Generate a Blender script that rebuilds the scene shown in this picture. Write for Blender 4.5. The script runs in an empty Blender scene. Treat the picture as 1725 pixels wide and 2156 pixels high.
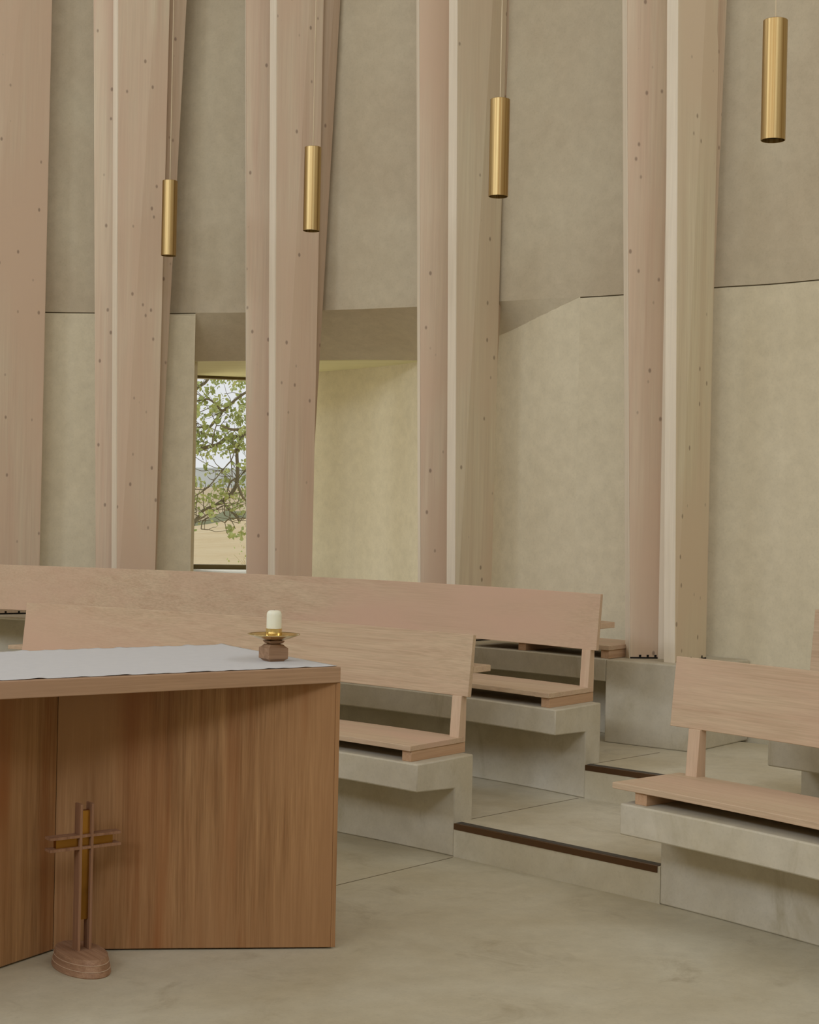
import bpy, bmesh, math, random
from mathutils import Matrix, Vector
SC = bpy.context.scene
COL = SC.collection
R = math.radians
random.seed(11)

# ------------------------------------------------------------------ materials
def srgb(r, g, b):
    f = lambda c: (c/255/12.92) if c/255 <= .04045 else ((c/255+.055)/1.055)**2.4
    return (f(r), f(g), f(b), 1)

class NT:
    def __init__(s, name):
        s.m = bpy.data.materials.new(name); s.m.use_nodes = True
        s.t = s.m.node_tree; s.b = s.t.nodes['Principled BSDF']
    def n(s, typ, **kw):
        nd = s.t.nodes.new(typ)
        for k, v in kw.items():
            if k in nd.inputs.keys() if isinstance(k, str) else False: nd.inputs[k].default_value = v
            else: setattr(nd, k, v)
        return nd
    def l(s, a, b): s.t.links.new(a, b)
    def coords(s, scale=(1, 1, 1), loc=(0, 0, 0), rnd=True):
        tc = s.n('ShaderNodeTexCoord'); mp = s.n('ShaderNodeMapping')
        mp.inputs['Scale'].default_value = scale; mp.inputs['Location'].default_value = loc
        src = tc.outputs['Object']
        if rnd:
            oi = s.n('ShaderNodeObjectInfo'); ml = s.n('ShaderNodeMath', operation='MULTIPLY'); ml.inputs[1].default_value = 13.7
            s.l(oi.outputs['Random'], ml.inputs[0])
            ad = s.n('ShaderNodeVectorMath', operation='ADD'); s.l(src, ad.inputs[0]); s.l(ml.outputs[0], ad.inputs[1]); src = ad.outputs[0]
        s.l(src, mp.inputs['Vector']); return mp.outputs[0]
    def noise(s, vec, scale, detail=4, rough=.55, dist=0):
        nd = s.n('ShaderNodeTexNoise'); nd.inputs['Scale'].default_value = scale; nd.inputs['Detail'].default_value = detail
        nd.inputs['Roughness'].default_value = rough; nd.inputs['Distortion'].default_value = dist
        s.l(vec, nd.inputs['Vector']); return nd.outputs['Fac']
    def ramp(s, fac, stops):
        nd = s.n('ShaderNodeValToRGB'); e = nd.color_ramp.elements
        while len(e) < len(stops): e.new(.5)
        for el, (p, c) in zip(e, stops): el.position = p; el.color = c if len(c) == 4 else (*c, 1)
        s.l(fac, nd.inputs[0]); return nd.outputs[0]
    def mix(s, fac, a, b, mode='MIX'):
        nd = s.n('ShaderNodeMix', data_type='RGBA', blend_type=mode)
        for sock, v in ((nd.inputs[0], fac), (nd.inputs[6], a), (nd.inputs[7], b)):
            if hasattr(v, 'links'): s.l(v, sock)
            else: sock.default_value = v
        return nd.outputs[2]
    def bump(s, h, strength=.2, dist=.002):
        nd = s.n('ShaderNodeBump'); nd.inputs['Strength'].default_value = strength; nd.inputs['Distance'].default_value = dist
        s.l(h, nd.inputs['Height']); s.l(nd.outputs[0], s.b.inputs['Normal'])
    def out(s, col=None, rough=.6, metal=0, spec=.3):
        if col is not None:
            if hasattr(col, 'links'): s.l(col, s.b.inputs['Base Color'])
            else: s.b.inputs['Base Color'].default_value = col
        if hasattr(rough, 'links'): s.l(rough, s.b.inputs['Roughness'])
        else: s.b.inputs['Roughness'].default_value = rough
        s.b.inputs['Metallic'].default_value = metal; s.b.inputs['Specular IOR Level'].default_value = spec
        return s.m

def wood(name, a, b, axis='X', dark=None, blotch=None, knots=None, grain=1.0, rough=.55, streak=.35):
    """a,b light/dark early wood; axis = grain direction in object space"""
    t = NT(name)
    lo, hi = .55, 16
    sc = {'X': (lo, hi, hi), 'Y': (hi, lo, hi), 'Z': (hi, hi, lo)}[axis]
    v = t.coords(sc)
    n1 = t.noise(v, 1.6*grain, 5, .6, .6)
    v2 = t.coords(tuple(q*4 if q > 1 else q*3 for q in sc))
    n2 = t.noise(v2, 2.4*grain, 3, .6, .2)
    c = t.ramp(n1, [(.3, b), (.7, a)])
    fine = t.ramp(n2, [(.35, (.80, .78, .75, 1)), (.62, (1.04, 1.04, 1.04, 1))])
    c = t.mix(streak, c, fine, 'MULTIPLY')
    if blotch:
        v3 = t.coords({'X': (.8, 2.2, 2.2), 'Y': (2.2, .8, 2.2), 'Z': (2.2, 2.2, .7)}[axis])
        n3 = t.noise(v3, 1.0, 3, .5, .3)
        c = t.mix(t.ramp(n3, [(.42, (0, 0, 0, 1)), (.62, (1, 1, 1, 1))]), c, blotch)
    if dark:
        v4 = t.coords({'X': (.5, 5, 5), 'Y': (5, .5, 5), 'Z': (5, 5, .45)}[axis], loc=(3, 1, 2))
        n4 = t.noise(v4, 1.0, 3, .6, .4)
        c = t.mix(t.ramp(n4, [(.5, (0, 0, 0, 1)), (.72, (.85, .85, .85, 1))]), c, dark)
    if knots:
        v5 = t.coords({'X': (2.0, 5.2, 5.2), 'Y': (5.2, 2.0, 5.2), 'Z': (8, 8, 5)}[axis])
        nd = t.n('ShaderNodeTexVoronoi'); nd.inputs['Scale'].default_value = 1.5; nd.inputs['Randomness'].default_value = 1
        t.l(v5, nd.inputs['Vector'])
        k = t.ramp(nd.outputs['Distance'], [(.06, (1, 1, 1, 1)), (.12, (0, 0, 0, 1))])
        c = t.mix(t.mix(1.0, k, (.75, .75, .75, 1), 'MULTIPLY'), c, knots)
    t.bump(n2, .12, .001)
    return t.out(c, rough, spec=.25)

def concrete(name, a, b, stain=None, rough=.75, big=.8, spec=.3):
    t = NT(name); v = t.coords()
    n1 = t.noise(v, big*2, 5, .6, .4); n2 = t.noise(v, 14, 5, .65); n3 = t.noise(v, 90, 2, .6)
    c = t.ramp(n1, [(.34, b), (.66, a)])
    c = t.mix(.38, c, t.ramp(n2, [(.3, (.78, .77, .75, 1)), (.7, (1.1, 1.1, 1.1, 1))]), 'MULTIPLY')
    c = t.mix(.25, c, t.ramp(n3, [(.25, (.75, .74, .7, 1)), (.5, (1, 1, 1, 1))]), 'MULTIPLY')
    if stain:
        n4 = t.noise(t.coords((1, 1, .4), loc=(5, 2, 1)), 3.2, 5, .7, .8)
        c = t.mix(t.ramp(n4, [(.56, (0, 0, 0, 1)), (.76, (.75, .75, .75, 1))]), c, stain)
    t.bump(n2, .10, .003)
    return t.out(c, rough, spec=spec)

def metal(name, a, b, rough=.3, axis='Z'):
    t = NT(name)
    v = t.coords((85, 85, .2) if axis == 'Z' else (3, 3, 3))
    n = t.noise(v, 1.0, 3, .6)
    c = t.ramp(n, [(.36, b), (.64, a)])
    t.out(c, rough, 1.0)
    return t.m

def plain(name, c, rough=.6, metal_=0, spec=.3):
    t = NT(name); n = t.noise(t.coords(), 25, 3)
    col = t.mix(.12, c, t.ramp(n, [(.3, (.8, .8, .8, 1)), (.7, (1.1, 1.1, 1.1, 1))]), 'MULTIPLY')
    return t.out(col, rough, metal_, spec)

M = {}
M['pew']    = wood('pew_oak', srgb(208, 184, 152), srgb(196, 166, 136), 'X', blotch=srgb(205, 171, 144), grain=1.0, streak=.6)
M['pewblk'] = wood('pew_block_oak', srgb(205, 170, 136), srgb(188, 148, 112), 'Y', grain=1.0, streak=.45)
M['post']   = wood('pew_post_oak', srgb(212, 184, 154), srgb(202, 170, 140), 'Z', grain=1.0, streak=.3)
M['spruce'] = wood('whitewashed_spruce', srgb(222, 209, 178), srgb(208, 189, 158), 'Z', blotch=srgb(214, 192, 162), knots=srgb(140, 120, 98), grain=.55, rough=.7, streak=.3)
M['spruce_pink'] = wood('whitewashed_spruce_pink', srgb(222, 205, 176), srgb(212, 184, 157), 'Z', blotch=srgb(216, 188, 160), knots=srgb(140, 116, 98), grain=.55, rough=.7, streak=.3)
M['spruce_shaded'] = wood('whitewashed_spruce_shaded', srgb(202, 180, 152), srgb(188, 160, 132), 'Z', knots=srgb(130, 106, 88), grain=.55, rough=.7, streak=.3)  # same spruce, with the rear leaf's shade put into a browner colour
M['spruce_pale'] = wood('whitewashed_spruce_edge', srgb(234, 220, 196), srgb(224, 208, 182), 'Z', grain=.6, rough=.7, streak=.2)
M['altar_panel'] = wood('oak_veneer_panel', srgb(178, 136, 92), srgb(140, 99, 61), 'Z', blotch=srgb(162, 120, 80), dark=srgb(140, 84, 42), grain=1.3, rough=.5, streak=1.0)
M['altar_top'] = wood('oak_table_edge', srgb(180, 146, 114), srgb(160, 126, 96), 'X', blotch=srgb(168, 134, 106), grain=1.1, streak=.6)
M['cross_oak'] = wood('cross_oak', srgb(160, 120, 90), srgb(130, 92, 66), 'Z', grain=1.6, streak=.6)
M['base_oak'] = wood('cross_base_oak', srgb(172, 136, 106), srgb(142, 104, 76), 'Y', grain=1.6, streak=.9)
M['base_seam'] = plain('seam_lipping', srgb(196, 168, 138), .6)
M['walnut'] = wood('holder_walnut', srgb(172, 138, 108), srgb(134, 102, 76), 'X', grain=1.6, streak=.6)
M['render'] = concrete('rough_lime_render', srgb(205, 192, 164), srgb(196, 180, 152), rough=.9, big=.5, spec=.1)
M['plaster'] = concrete('smooth_plaster', srgb(224, 212, 182), srgb(219, 206, 175), rough=.85, big=.35, spec=.12)
M['lime'] = wood('window_soffit', srgb(226, 217, 166), srgb(208, 198, 142), 'X', grain=.8, rough=.35, streak=.4)
M['floor'] = concrete('polished_concrete_floor', srgb(200, 191, 166), srgb(184, 171, 141), stain=srgb(160, 146, 118), rough=.55, big=.55)
M['tier'] = concrete('tier_concrete', srgb(208, 199, 176), srgb(196, 184, 156), stain=srgb(172, 160, 134), rough=.6, big=.9)
M['conc'] = concrete('cast_concrete', srgb(205, 196, 176), srgb(192, 180, 153), stain=srgb(160, 146, 112), rough=.8, big=1.0)
M['groove'] = plain('joint_shadow', srgb(120, 108, 84), .9)
M['bronze'] = plain('bronze_nosing', srgb(96, 70, 46), .4, .6)
M['bronze_top'] = plain('ribbed_nosing_top', srgb(84, 78, 70), .7, .2)
M['brass'] = metal('brushed_brass', srgb(192, 166, 114), srgb(150, 118, 70), .40)
M['brass_p'] = metal('polished_brass', srgb(232, 208, 150), srgb(216, 188, 126), .16, 'XYZ')
M['brass_d'] = metal('dull_brass_inlay', srgb(176, 128, 58), srgb(132, 92, 40), .4, 'XYZ')
M['black'] = plain('black_lining', srgb(30, 24, 18), .6)
M['cable'] = plain('cable', srgb(205, 185, 150), .5)
M['wax'] = plain('cream_wax', srgb(236, 232, 208), .45)
M['wax'].node_tree.nodes['Principled BSDF'].inputs['Subsurface Weight'].default_value = .3
M['wax'].node_tree.nodes['Principled BSDF'].inputs['Subsurface Radius'].default_value = (.02, .015, .01)
M['linen'] = plain('white_linen', srgb(206, 203, 200), .9, spec=.1)
M['frame'] = plain('dark_window_frame', srgb(110, 94, 54), .5)
M['sill'] = plain('white_sill', srgb(225, 226, 228), .6)
M['bark'] = plain('bark', srgb(124, 116, 94), .9)
M['leaf'] = plain('leaf', srgb(176, 190, 112), .6)
M['stem'] = plain('dry_stem', srgb(196, 176, 128), .9)

def glass():
    m = bpy.data.materials.new('clear_glass'); m.use_nodes = True
    t = m.node_tree; t.nodes.clear()
    o = t.nodes.new('ShaderNodeOutputMaterial'); tr = t.nodes.new('ShaderNodeBsdfTransparent'); g = t.nodes.new('ShaderNodeBsdfGlossy')
    g.inputs['Roughness'].default_value = .02; tr.inputs[0].default_value = (.98, .985, .975, 1)
    mx = t.nodes.new('ShaderNodeMixShader'); fr = t.nodes.new('ShaderNodeFresnel'); fr.inputs[0].default_value = 1.45
    ml = t.nodes.new('ShaderNodeMath'); ml.operation = 'MULTIPLY'; ml.inputs[1].default_value = .6
    t.links.new(fr.outputs[0], ml.inputs[0]); t.links.new(ml.outputs[0], mx.inputs[0]); t.links.new(tr.outputs[0], mx.inputs[1]); t.links.new(g.outputs[0], mx.inputs[2]); t.links.new(mx.outputs[0], o.inputs[0])
    return m
M['glass'] = glass()

# ------------------------------------------------------------------ mesh helpers
def mesh(name, verts, faces, mat, parent=None, bevel=0, smooth=False, kind=None):
    me = bpy.data.meshes.new(name); me.from_pydata([tuple(v) for v in verts], [], faces); me.update()
    bm = bmesh.new(); bm.from_mesh(me); bmesh.ops.recalc_face_normals(bm, faces=bm.faces); bm.to_mesh(me); bm.free()
    me.materials.append(mat)
    o = bpy.data.objects.new(name, me); COL.objects.link(o)
    if parent: o.parent = parent
    if bevel:
        md = o.modifiers.new('bevel', 'BEVEL'); md.width = bevel; md.segments = 2; md.limit_method = 'ANGLE'; md.angle_limit = R(35)
    if smooth:
        for p in me.polygons: p.use_smooth = True
    if kind: o['kind'] = kind
    return o

def thing(name, label, cat, loc=(0, 0, 0), rz=0, group=None):
    o = bpy.data.objects.new(name, None); COL.objects.link(o); o.empty_display_size = .1
    o.location = loc; o.rotation_euler = (0, 0, rz); tag(o, label, cat, group); return o
def tag(o, label, cat, group=None):
    o['label'] = label; o['category'] = cat
    if group: o['group'] = group
    return o

class MB:
    def __init__(s): s.v = []; s.f = []
    def prism(s, bot, top):
        """bot, top: lists of n 3-D points"""
        n = len(bot); k = len(s.v); s.v += [tuple(p) for p in bot] + [tuple(p) for p in top]
        s.f.append(tuple(range(k+n-1, k-1, -1))); s.f.append(tuple(range(k+n, k+2*n)))
        for i in range(n): s.f.append((k+i, k+(i+1) % n, k+n+(i+1) % n, k+n+i))
        return s
    def box(s, x0, x1, y0, y1, z0, z1):
        q = [(x0, y0), (x1, y0), (x1, y1), (x0, y1)]
        return s.prism([(a, b, z0) for a, b in q], [(a, b, z1) for a, b in q])
    def poly(s, pts, z0, z1): return s.prism([(a, b, z0) for a, b in pts], [(a, b, z1) for a, b in pts])
    def sweep(s, prof, v0, v1, h=lambda v: 0, n=24, skew=lambda u: 0):
        """prof: closed (u,z) outline; local x = v, local y = u + h(v)"""
        k = len(s.v); m = len(prof)
        for i in range(n+1):
            for (u, z) in prof:
                v = v0 + (v1-v0)*i/n
                vv = v + skew(u) * ((1-i/n) if v0 > -.2 else 0)
                s.v.append((vv, u+h(v), z))
        for i in range(n):
            for j in range(m):
                a = k+i*m+j; b = k+i*m+(j+1) % m; s.f.append((a, b, b+m, a+m))
        s.f.append(tuple(range(k, k+m))); s.f.append(tuple(range(k+n*m+m-1, k+n*m-1, -1)))
        return s
    def tube(s, pts, rad, n=8):
        k = len(s.v); P = [Vector(p) for p in pts]; rs = rad if isinstance(rad, (list, tuple)) else [rad]*len(P)
        up = Vector((.13, .27, .95)).normalized()
        for i, p in enumerate(P):
            d = (P[min(i+1, len(P)-1)] - P[max(i-1, 0)]).normalized()
            a = d.cross(up)
            if a.length < .1: a = d.cross(Vector((1, 0, 0)))
            a.normalize(); b = d.cross(a)
            for j in range(n):
                t = 2*math.pi*j/n; s.v.append(tuple(p + (a*math.cos(t)+b*math.sin(t))*rs[i]))
        for i in range(len(P)-1):
            for j in range(n):
                a = k+i*n+j; b = k+i*n+(j+1) % n; s.f.append((a, b, b+n, a+n))
        s.f.append(tuple(range(k+n-1, k-1, -1))); e = k+(len(P)-1)*n; s.f.append(tuple(range(e, e+n)))
        return s
    def lathe(s, prof, n=48, sx=1, sy=1):
        """prof: (r,z) from bottom to top; closed with caps"""
        k = len(s.v); m = len(prof)
        for (r, z) in prof:
            for j in range(n):
                t = 2*math.pi*j/n; s.v.append((r*sx*math.cos(t), r*sy*math.sin(t), z))
        for i in range(m-1):
            for j in range(n):
                a = k+i*n+j; b = k+i*n+(j+1) % n; s.f.append((a, b, b+n, a+n))
        s.f.append(tuple(range(k+n-1, k-1, -1))); s.f.append(tuple(range(k+(m-1)*n, k+m*n)))
        return s
    def make(s, name, mat, parent=None, **kw): return mesh(name, s.v, s.f, mat, parent, **kw)

def shade_auto(o, ang=35):
    for p in o.data.polygons: p.use_smooth = True
    o.data.set_sharp_from_angle(angle=R(ang)); return o

# ------------------------------------------------------------------ plan of the room (metres, z up)
def frame(t):
    t = R(t); return Vector((math.cos(t), -math.sin(t), 0)), Vector((math.sin(t), math.cos(t), 0))
TA, TB = 38.26, 49.8
dA, nA = frame(TA); dB, nB = frame(TB)
F1 = Vector((.216, 6.661, 0)); F2 = Vector((.972, 5.923, 0)); G1 = Vector((.840, 7.308, 0))
Z1, Z2, Z3 = .140, .295, .718
hL1 = lambda v: -.060*((v+.75)**2 - .75**2)
hL2 = lambda v: -.085*((v+1.15)**2 - 1.15**2)
hR = lambda v: -.05*((v-.35)**2 - .35**2)
h3 = lambda v: -.2295*v - .1141*v*v
def W(O, d, n, v, u, z=0): return Vector((O.x+d.x*v+n.x*u, O.y+d.y*v+n.y*u, z))
# ------------------------------------------------------------------ walls
def catmull(P, n=8, closed=False):
    out = []; N = len(P)
    for i in range(N if closed else N-1):
        g = lambda k: P[k % N] if closed else P[max(0, min(N-1, k))]
        p0, p1, p2, p3 = (Vector(g(i+k)) for k in (-1, 0, 1, 2))
        for j in range(n):
            t = j/n
            out.append(.5*((2*p1)+(p2-p0)*t+(2*p0-5*p1+4*p2-p3)*t*t+(3*p1-p0-3*p2+p3)*t**3))
    if not closed: out.append(Vector(P[-1]))
    return out
VIS = [(-2.90, 10.05), (-2.371, 10.09), (-2.038, 10.071), (-1.559, 10.015), (-1.381, 9.973), (-1.064, 9.908), (-.561, 9.718), (.01, 9.453), (.517, 9.113), (.936, 8.864), (1.14, 8.735), (1.593, 8.377), (2.062, 8.024)]
REST = [(3.2, 6.75), (4.2, 4.7), (4.5, 2.2), (4.0, -.6), (2.2, -3.2), (-.8, -4.8), (-4.4, -5.0), (-7.8, -3.2), (-9.8, .2), (-9.8, 4.0), (-8.0, 7.3), (-5.4, 9.3)]
LOOP = catmull([Vector((x, y, 0)) for x, y in VIS+REST], 6, True)
ZJ, ZTOP = 2.68, 7.4
def ribbon(pts, z0, z1, thick, closed, name, mat, tops=None, end=None):
    """wall of real thickness following pts; the room side is on pts, thickness outward (left normal flipped as needed)"""
    n = len(pts); vs = []; fs = []
    for i, p in enumerate(pts):
        a = pts[(i-1) % n] if closed or i else p; b = pts[(i+1) % n] if closed or i < n-1 else p
        d = (b-a).normalized(); o = Vector((-d.y, d.x, 0))*thick
        zt = tops[i] if tops else z1
        if end and i >= n-4: o = Vector(end)-p
        vs += [(p.x, p.y, z0), (p.x, p.y, zt), (p.x+o.x, p.y+o.y, zt), (p.x+o.x, p.y+o.y, z0)]
    m = n if closed else n-1
    for i in range(m):
        j = (i+1) % n
        for k in range(4): fs.append((4*i+k, 4*i+(k+1) % 4, 4*j+(k+1) % 4, 4*j+k))
    if not closed: fs += [(0, 1, 2, 3), (4*(n-1)+3, 4*(n-1)+2, 4*(n-1)+1, 4*(n-1))]
    return shade_auto(mesh(name, vs, fs, mat, kind='structure'), 30)
mesh('ceiling', *(lambda m_: (m_.v, m_.f))(MB().poly([(p.x, p.y) for p in LOOP], ZTOP, ZTOP+.3)), M['plaster'], kind='structure')
# the rough upper wall, a full ring
ribbon(LOOP, ZJ, ZTOP, .32, True, 'wall_upper', M['render'])
# smooth lower wall: everything except the window alcove between x=-1.38 and x=.936
i0 = min(range(len(LOOP)), key=lambda i: (LOOP[i]-Vector((.936, 8.864, 0))).length)
i1 = min(range(len(LOOP)), key=lambda i: (LOOP[i]-Vector((-1.381, 9.973, 0))).length)
low = [LOOP[(i0+k) % len(LOOP)] for k in range((i1-i0) % len(LOOP)+1)]
ribbon(low, -.05, ZJ-.007, .32, False, 'wall_lower', M['plaster'], end=(-1.50, 10.25, 0))
# dark shadow gap between the two
gap = [p + Vector((0, 0, 0)) for p in low]
def offset(pts, d0):
    out = []
    for i, p in enumerate(pts):
        a = pts[max(0, i-1)]; b = pts[min(len(pts)-1, i+1)]; d = (b-a).normalized(); out.append(p+Vector((-d.y, d.x, 0))*d0)
    return out
ribbon(offset(low, .008), ZJ-.007, ZJ, .26, False, 'trim_1', M['groove'], end=(-1.50, 10.25, 0))
# alcove: outer curved wall, its soffit and the window
ALC = [(.936, 8.864, 2.68), (.707, 9.05, 2.577), (.521, 9.35, 2.511), (.254, 9.85, 2.463), (.019, 10.4, 2.437), (-.308, 10.9, 2.437), (-.667, 11.25, 2.431), (-.900, 11.47, 2.420)]
A3 = catmull([Vector(p) for p in ALC], 6)
flat = [Vector((p.x, p.y, 0)) for p in A3][::-1]
ribbon(flat, -.05, 2.5, .25, False, 'wall_alcove', M['plaster'], tops=[p.z+.01 for p in A3][::-1])
for o in (bpy.data.objects['wall_alcove'],):
    pass
JW0, JW1 = Vector((-1.62, 11.31, 0)), Vector((-.90, 11.47, 0))   # window line, left and right
# left return of the lower wall towards the window
ret = [Vector((-1.381, 9.973, 0)), Vector((-1.46, 10.4, 0)), Vector((-1.56, 10.9, 0)), JW0]
ribbon(ret, -.05, 2.48, .28, False, 'wall_return', M['plaster'], tops=[2.66, 2.42, 2.42, 2.42])
# soffit: ramp from the joint line down to the edge, then the flat strip up to the window
inner = [LOOP[(i1+k) % len(LOOP)] for k in range((i0-i1) % len(LOOP)+1)]
edge = [(-1.45, 10.22, 2.395), (-1.419, 10.25, 2.398), (-1.10, 10.30, 2.411), (-.612, 10.30, 2.428), (-.277, 10.30, 2.437), (.040, 10.35, 2.440)]
def lerp_poly(P, t):
    L = [0]
    for a, b in zip(P, P[1:]): L.append(L[-1]+(Vector(b)-Vector(a)).length)
    t *= L[-1]
    for i in range(len(P)-1):
        if t <= L[i+1] or i == len(P)-2:
            return Vector(P[i]).lerp(Vector(P[i+1]), (t-L[i])/(L[i+1]-L[i]))
inn = [Vector((p.x, p.y, ZJ)) for p in inner]
# outer boundary of the ramp: edge then along the alcove wall back to the merging point
alc_in = [p for p in A3 if p.y <= 10.37][::-1]
outer = [Vector(p) for p in edge[:-1]] + alc_in
n = 40; vs = []; fs = []
for i in range(n+1):
    a = lerp_poly(inn, i/n); b = lerp_poly(outer, i/n)
    vs += [a, b, a+Vector((0, .06, .0)), b+Vector((0, 0, .12))]
for i in range(n):
    k = 4*i; fs += [(k, k+1, k+5, k+4), (k+2, k+6, k+7, k+3), (k, k+4, k+6, k+2), (k+1, k+3, k+7, k+5)]
fs += [(0, 2, 3, 1), (4*n, 4*n+1, 4*n+3, 4*n+2)]
shade_auto(mesh('soffit_ramp', vs, fs, M['render'], kind='structure'), 30).name = 'ceiling_alcove'
far = [p for p in A3 if p.y >= 10.3]
wz = 2.392
st = [Vector(p) for p in edge[:-1]] + far + [Vector((-.9, 11.47, wz)), Vector((-1.62, 11.31, wz)), Vector((-1.66, 10.6, 2.40))]
m = len(st)
mesh('ceiling_window', [tuple(p) for p in st]+[(p.x, p.y, p.z+.1) for p in st], [tuple(range(m)), tuple(range(2*m-1, m-1, -1))]+[(i, (i+1) % m, m+(i+1) % m, m+i) for i in range(m)], M['lime'], kind='structure')
# window_1: frame, pane, sill, built along the window line
wd = (JW1-JW0); wl = wd.length; wr = math.atan2(wd.y, wd.x)
win = bpy.data.objects.new('window_1', None); COL.objects.link(win); win['kind'] = 'structure'
win.location = JW0; win.rotation_euler = (0, 0, wr)
MB().box(0, wl, -.02, .06, 2.374, 2.44).make('window_frame', M['frame'], win)
fr_ = MB(); fr_.box(0, wl, -.03, .06, 1.0035, 1.035); fr_.make('window_rail', M['frame'], win)
MB().box(0, .025, -.01, .06, 1.035, 2.374).make('window_jamb', M['frame'], win)
MB().box(wl-.025, wl, -.01, .06, 1.035, 2.374).make('window_jamb', M['frame'], win)
MB().box(.025, wl-.025, .03, .042, 1.035, 2.374).make('window_pane', M['glass'], win)
MB().box(-.02, wl, -1.0, .3, .90, 1.003).make('window_sill', M['sill'], win)
MB().box(-.1, wl+.1, .0, .3, -.05, .90).make('wall_window', M['plaster'], win)
MB().box(-.4, wl+.4, .0, .35, 2.44, 3.2).make('wall_window_head', M['plaster'], win)

# ------------------------------------------------------------------ floors and steps
mesh('floor', *(lambda b: (b.v, b.f))(MB().poly([(p.x, p.y) for p in LOOP], -.2, 0)), M['floor'], kind='structure')
t1 = [W(F1, dA, nA, v, .125+hL1(v)) for v in (-4.4, -3.6, -2.9, -2.2, -1.5, -.8, -.4, 0)] + [F1, F2] + [W(F2, dB, nB, v, .125+hR(v)) for v in (0, .4, .9, 1.4, 2.0)]
t1 = [(p.x, p.y) for p in t1] + [(2.9, 6.3), (2.5, 7.3), (2.062, 7.95), (1.593, 8.3), (.936, 8.78), (.0, 9.38), (-.561, 9.64), (-1.38, 9.9), (-2.4, 10.0), (-4.6, 9.5)]
mesh('floor_tier', *(lambda b: (b.v, b.f))(MB().poly(t1, -.05, Z1)), M['tier'], kind='structure')
G2 = Vector((1.664, 6.604, 0))
t2 = [W(G1, dA, nA, v, .125+hL2(v)) for v in (-3.6, -3.0, -2.4, -1.8, -1.2, -.6, 0)] + [G1, G2] + [W(F2, dB, nB, v, 1.10+hR(v)) for v in (-.06, .4, .9, 1.2)]
t2 = [(p.x, p.y) for p in t2] + [(2.45, 7.2), (2.062, 7.92), (1.593, 8.28), (.936, 8.76), (.0, 9.36), (-.561, 9.62), (-1.38, 9.88), (-2.3, 9.98), (-3.2, 9.9)]
mesh('floor_tier', *(lambda b: (b.v, b.f))(MB().poly(t2, .0, Z2)), M['tier'], kind='structure')
def strip(name, a, b, w, z0, z1, mat, kind='structure'):
    a = Vector(a); b = Vector(b); d = (b-a).normalized(); s = Vector((-d.y, d.x, 0))*w/2
    q = [a-s, b-s, b+s, a+s]; return mesh(name, *(lambda m: (m.v, m.f))(MB().poly([(p.x, p.y) for p in q], z0, z1)), mat, kind=kind)
strip('trim_2', (-.95, 5.315, 0), (.212, 6.643, 0), .006, -.01, .0006, M['groove'])
strip('trim_3', (.22, 6.665+.02, 0), (.812, 7.312, 0), .006, .1, Z1+.0006, M['groove'])
strip('trim_4', (.87, 7.335, 0), (1.253, 7.735, 0), .006, .2, Z2+.0006, M['groove'])
# bronze nosings on the two steps between the seating blocks
for nm, a, b, z, lab in (('step_nosing', F1, F2, Z1, 'long dark bronze nosing strip on the lower step beside the floor'),
                         ('step_nosing', G1, G2, Z2, 'dark bronze nosing strip on the upper step, partly behind the right bench')):
    d = (b-a); L = d.length; ang = math.atan2(d.y, d.x)
    e = thing(nm, lab, 'step nosing', (a.x, a.y, z), ang, 'bronze step nosings')
    MB().box(.002, L-.012, -.004, .010, -.024, .0015).make('nosing_face', M['bronze'], e, bevel=.001)
    MB().box(.002, L-.012, .010, .046, .0001, .0018).make('nosing_tread', M['bronze_top'], e)

# ------------------------------------------------------------------ concrete bench bases
PROF = lambda dz=0: [(0, -.12), (0, .288), (-.262, .304), (-.262, .419), (.130, .419), (.130, -.12)]
def base(name, label, O, t, z, v0, v1, h, du=0, top=.419, fr=.304, no=.288, bot=0, skew=lambda u: 0):
    b = MB(); b.sweep([(du+0, bot), (du+0, no), (du-.262, fr), (du-.262, top), (du+.130, top), (du+.130, bot)], v0, v1, h, 30, skew)
    o = b.make(name, M['conc'], bevel=.006); o.location = (O.x, O.y, z); o.rotation_euler = (0, 0, -R(t))
    return shade_auto(tag(o, label, 'concrete bench base', 'cast concrete bench bases'), 30)
base('concrete_bench_base', 'cantilevered concrete bench base at floor level behind the altar, under the nearest left bench', F1, TA, 0, -2.95, 0, hL1)
base('concrete_bench_base', 'cantilevered concrete bench base on the middle tier, left of the upper step', G1, TA, Z1, -3.55, 0, hL2, top=.433, fr=.318, no=.309, bot=0)
base('concrete_bench_base', 'cantilevered concrete bench base at the right edge on the floor, beside the lower step', F2, TB, 0, -.0, 1.9, hR, top=.412, fr=.298, no=.288, skew=lambda u: -.10*u)
base('concrete_bench_base', 'short grey concrete bench base on the middle tier, far right behind the right bench', F2, TB, Z1, -.075, 1.45, hR, du=.975, top=.424, fr=.31, no=.30, bot=0, skew=lambda u: -.09*(u-.975))
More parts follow.
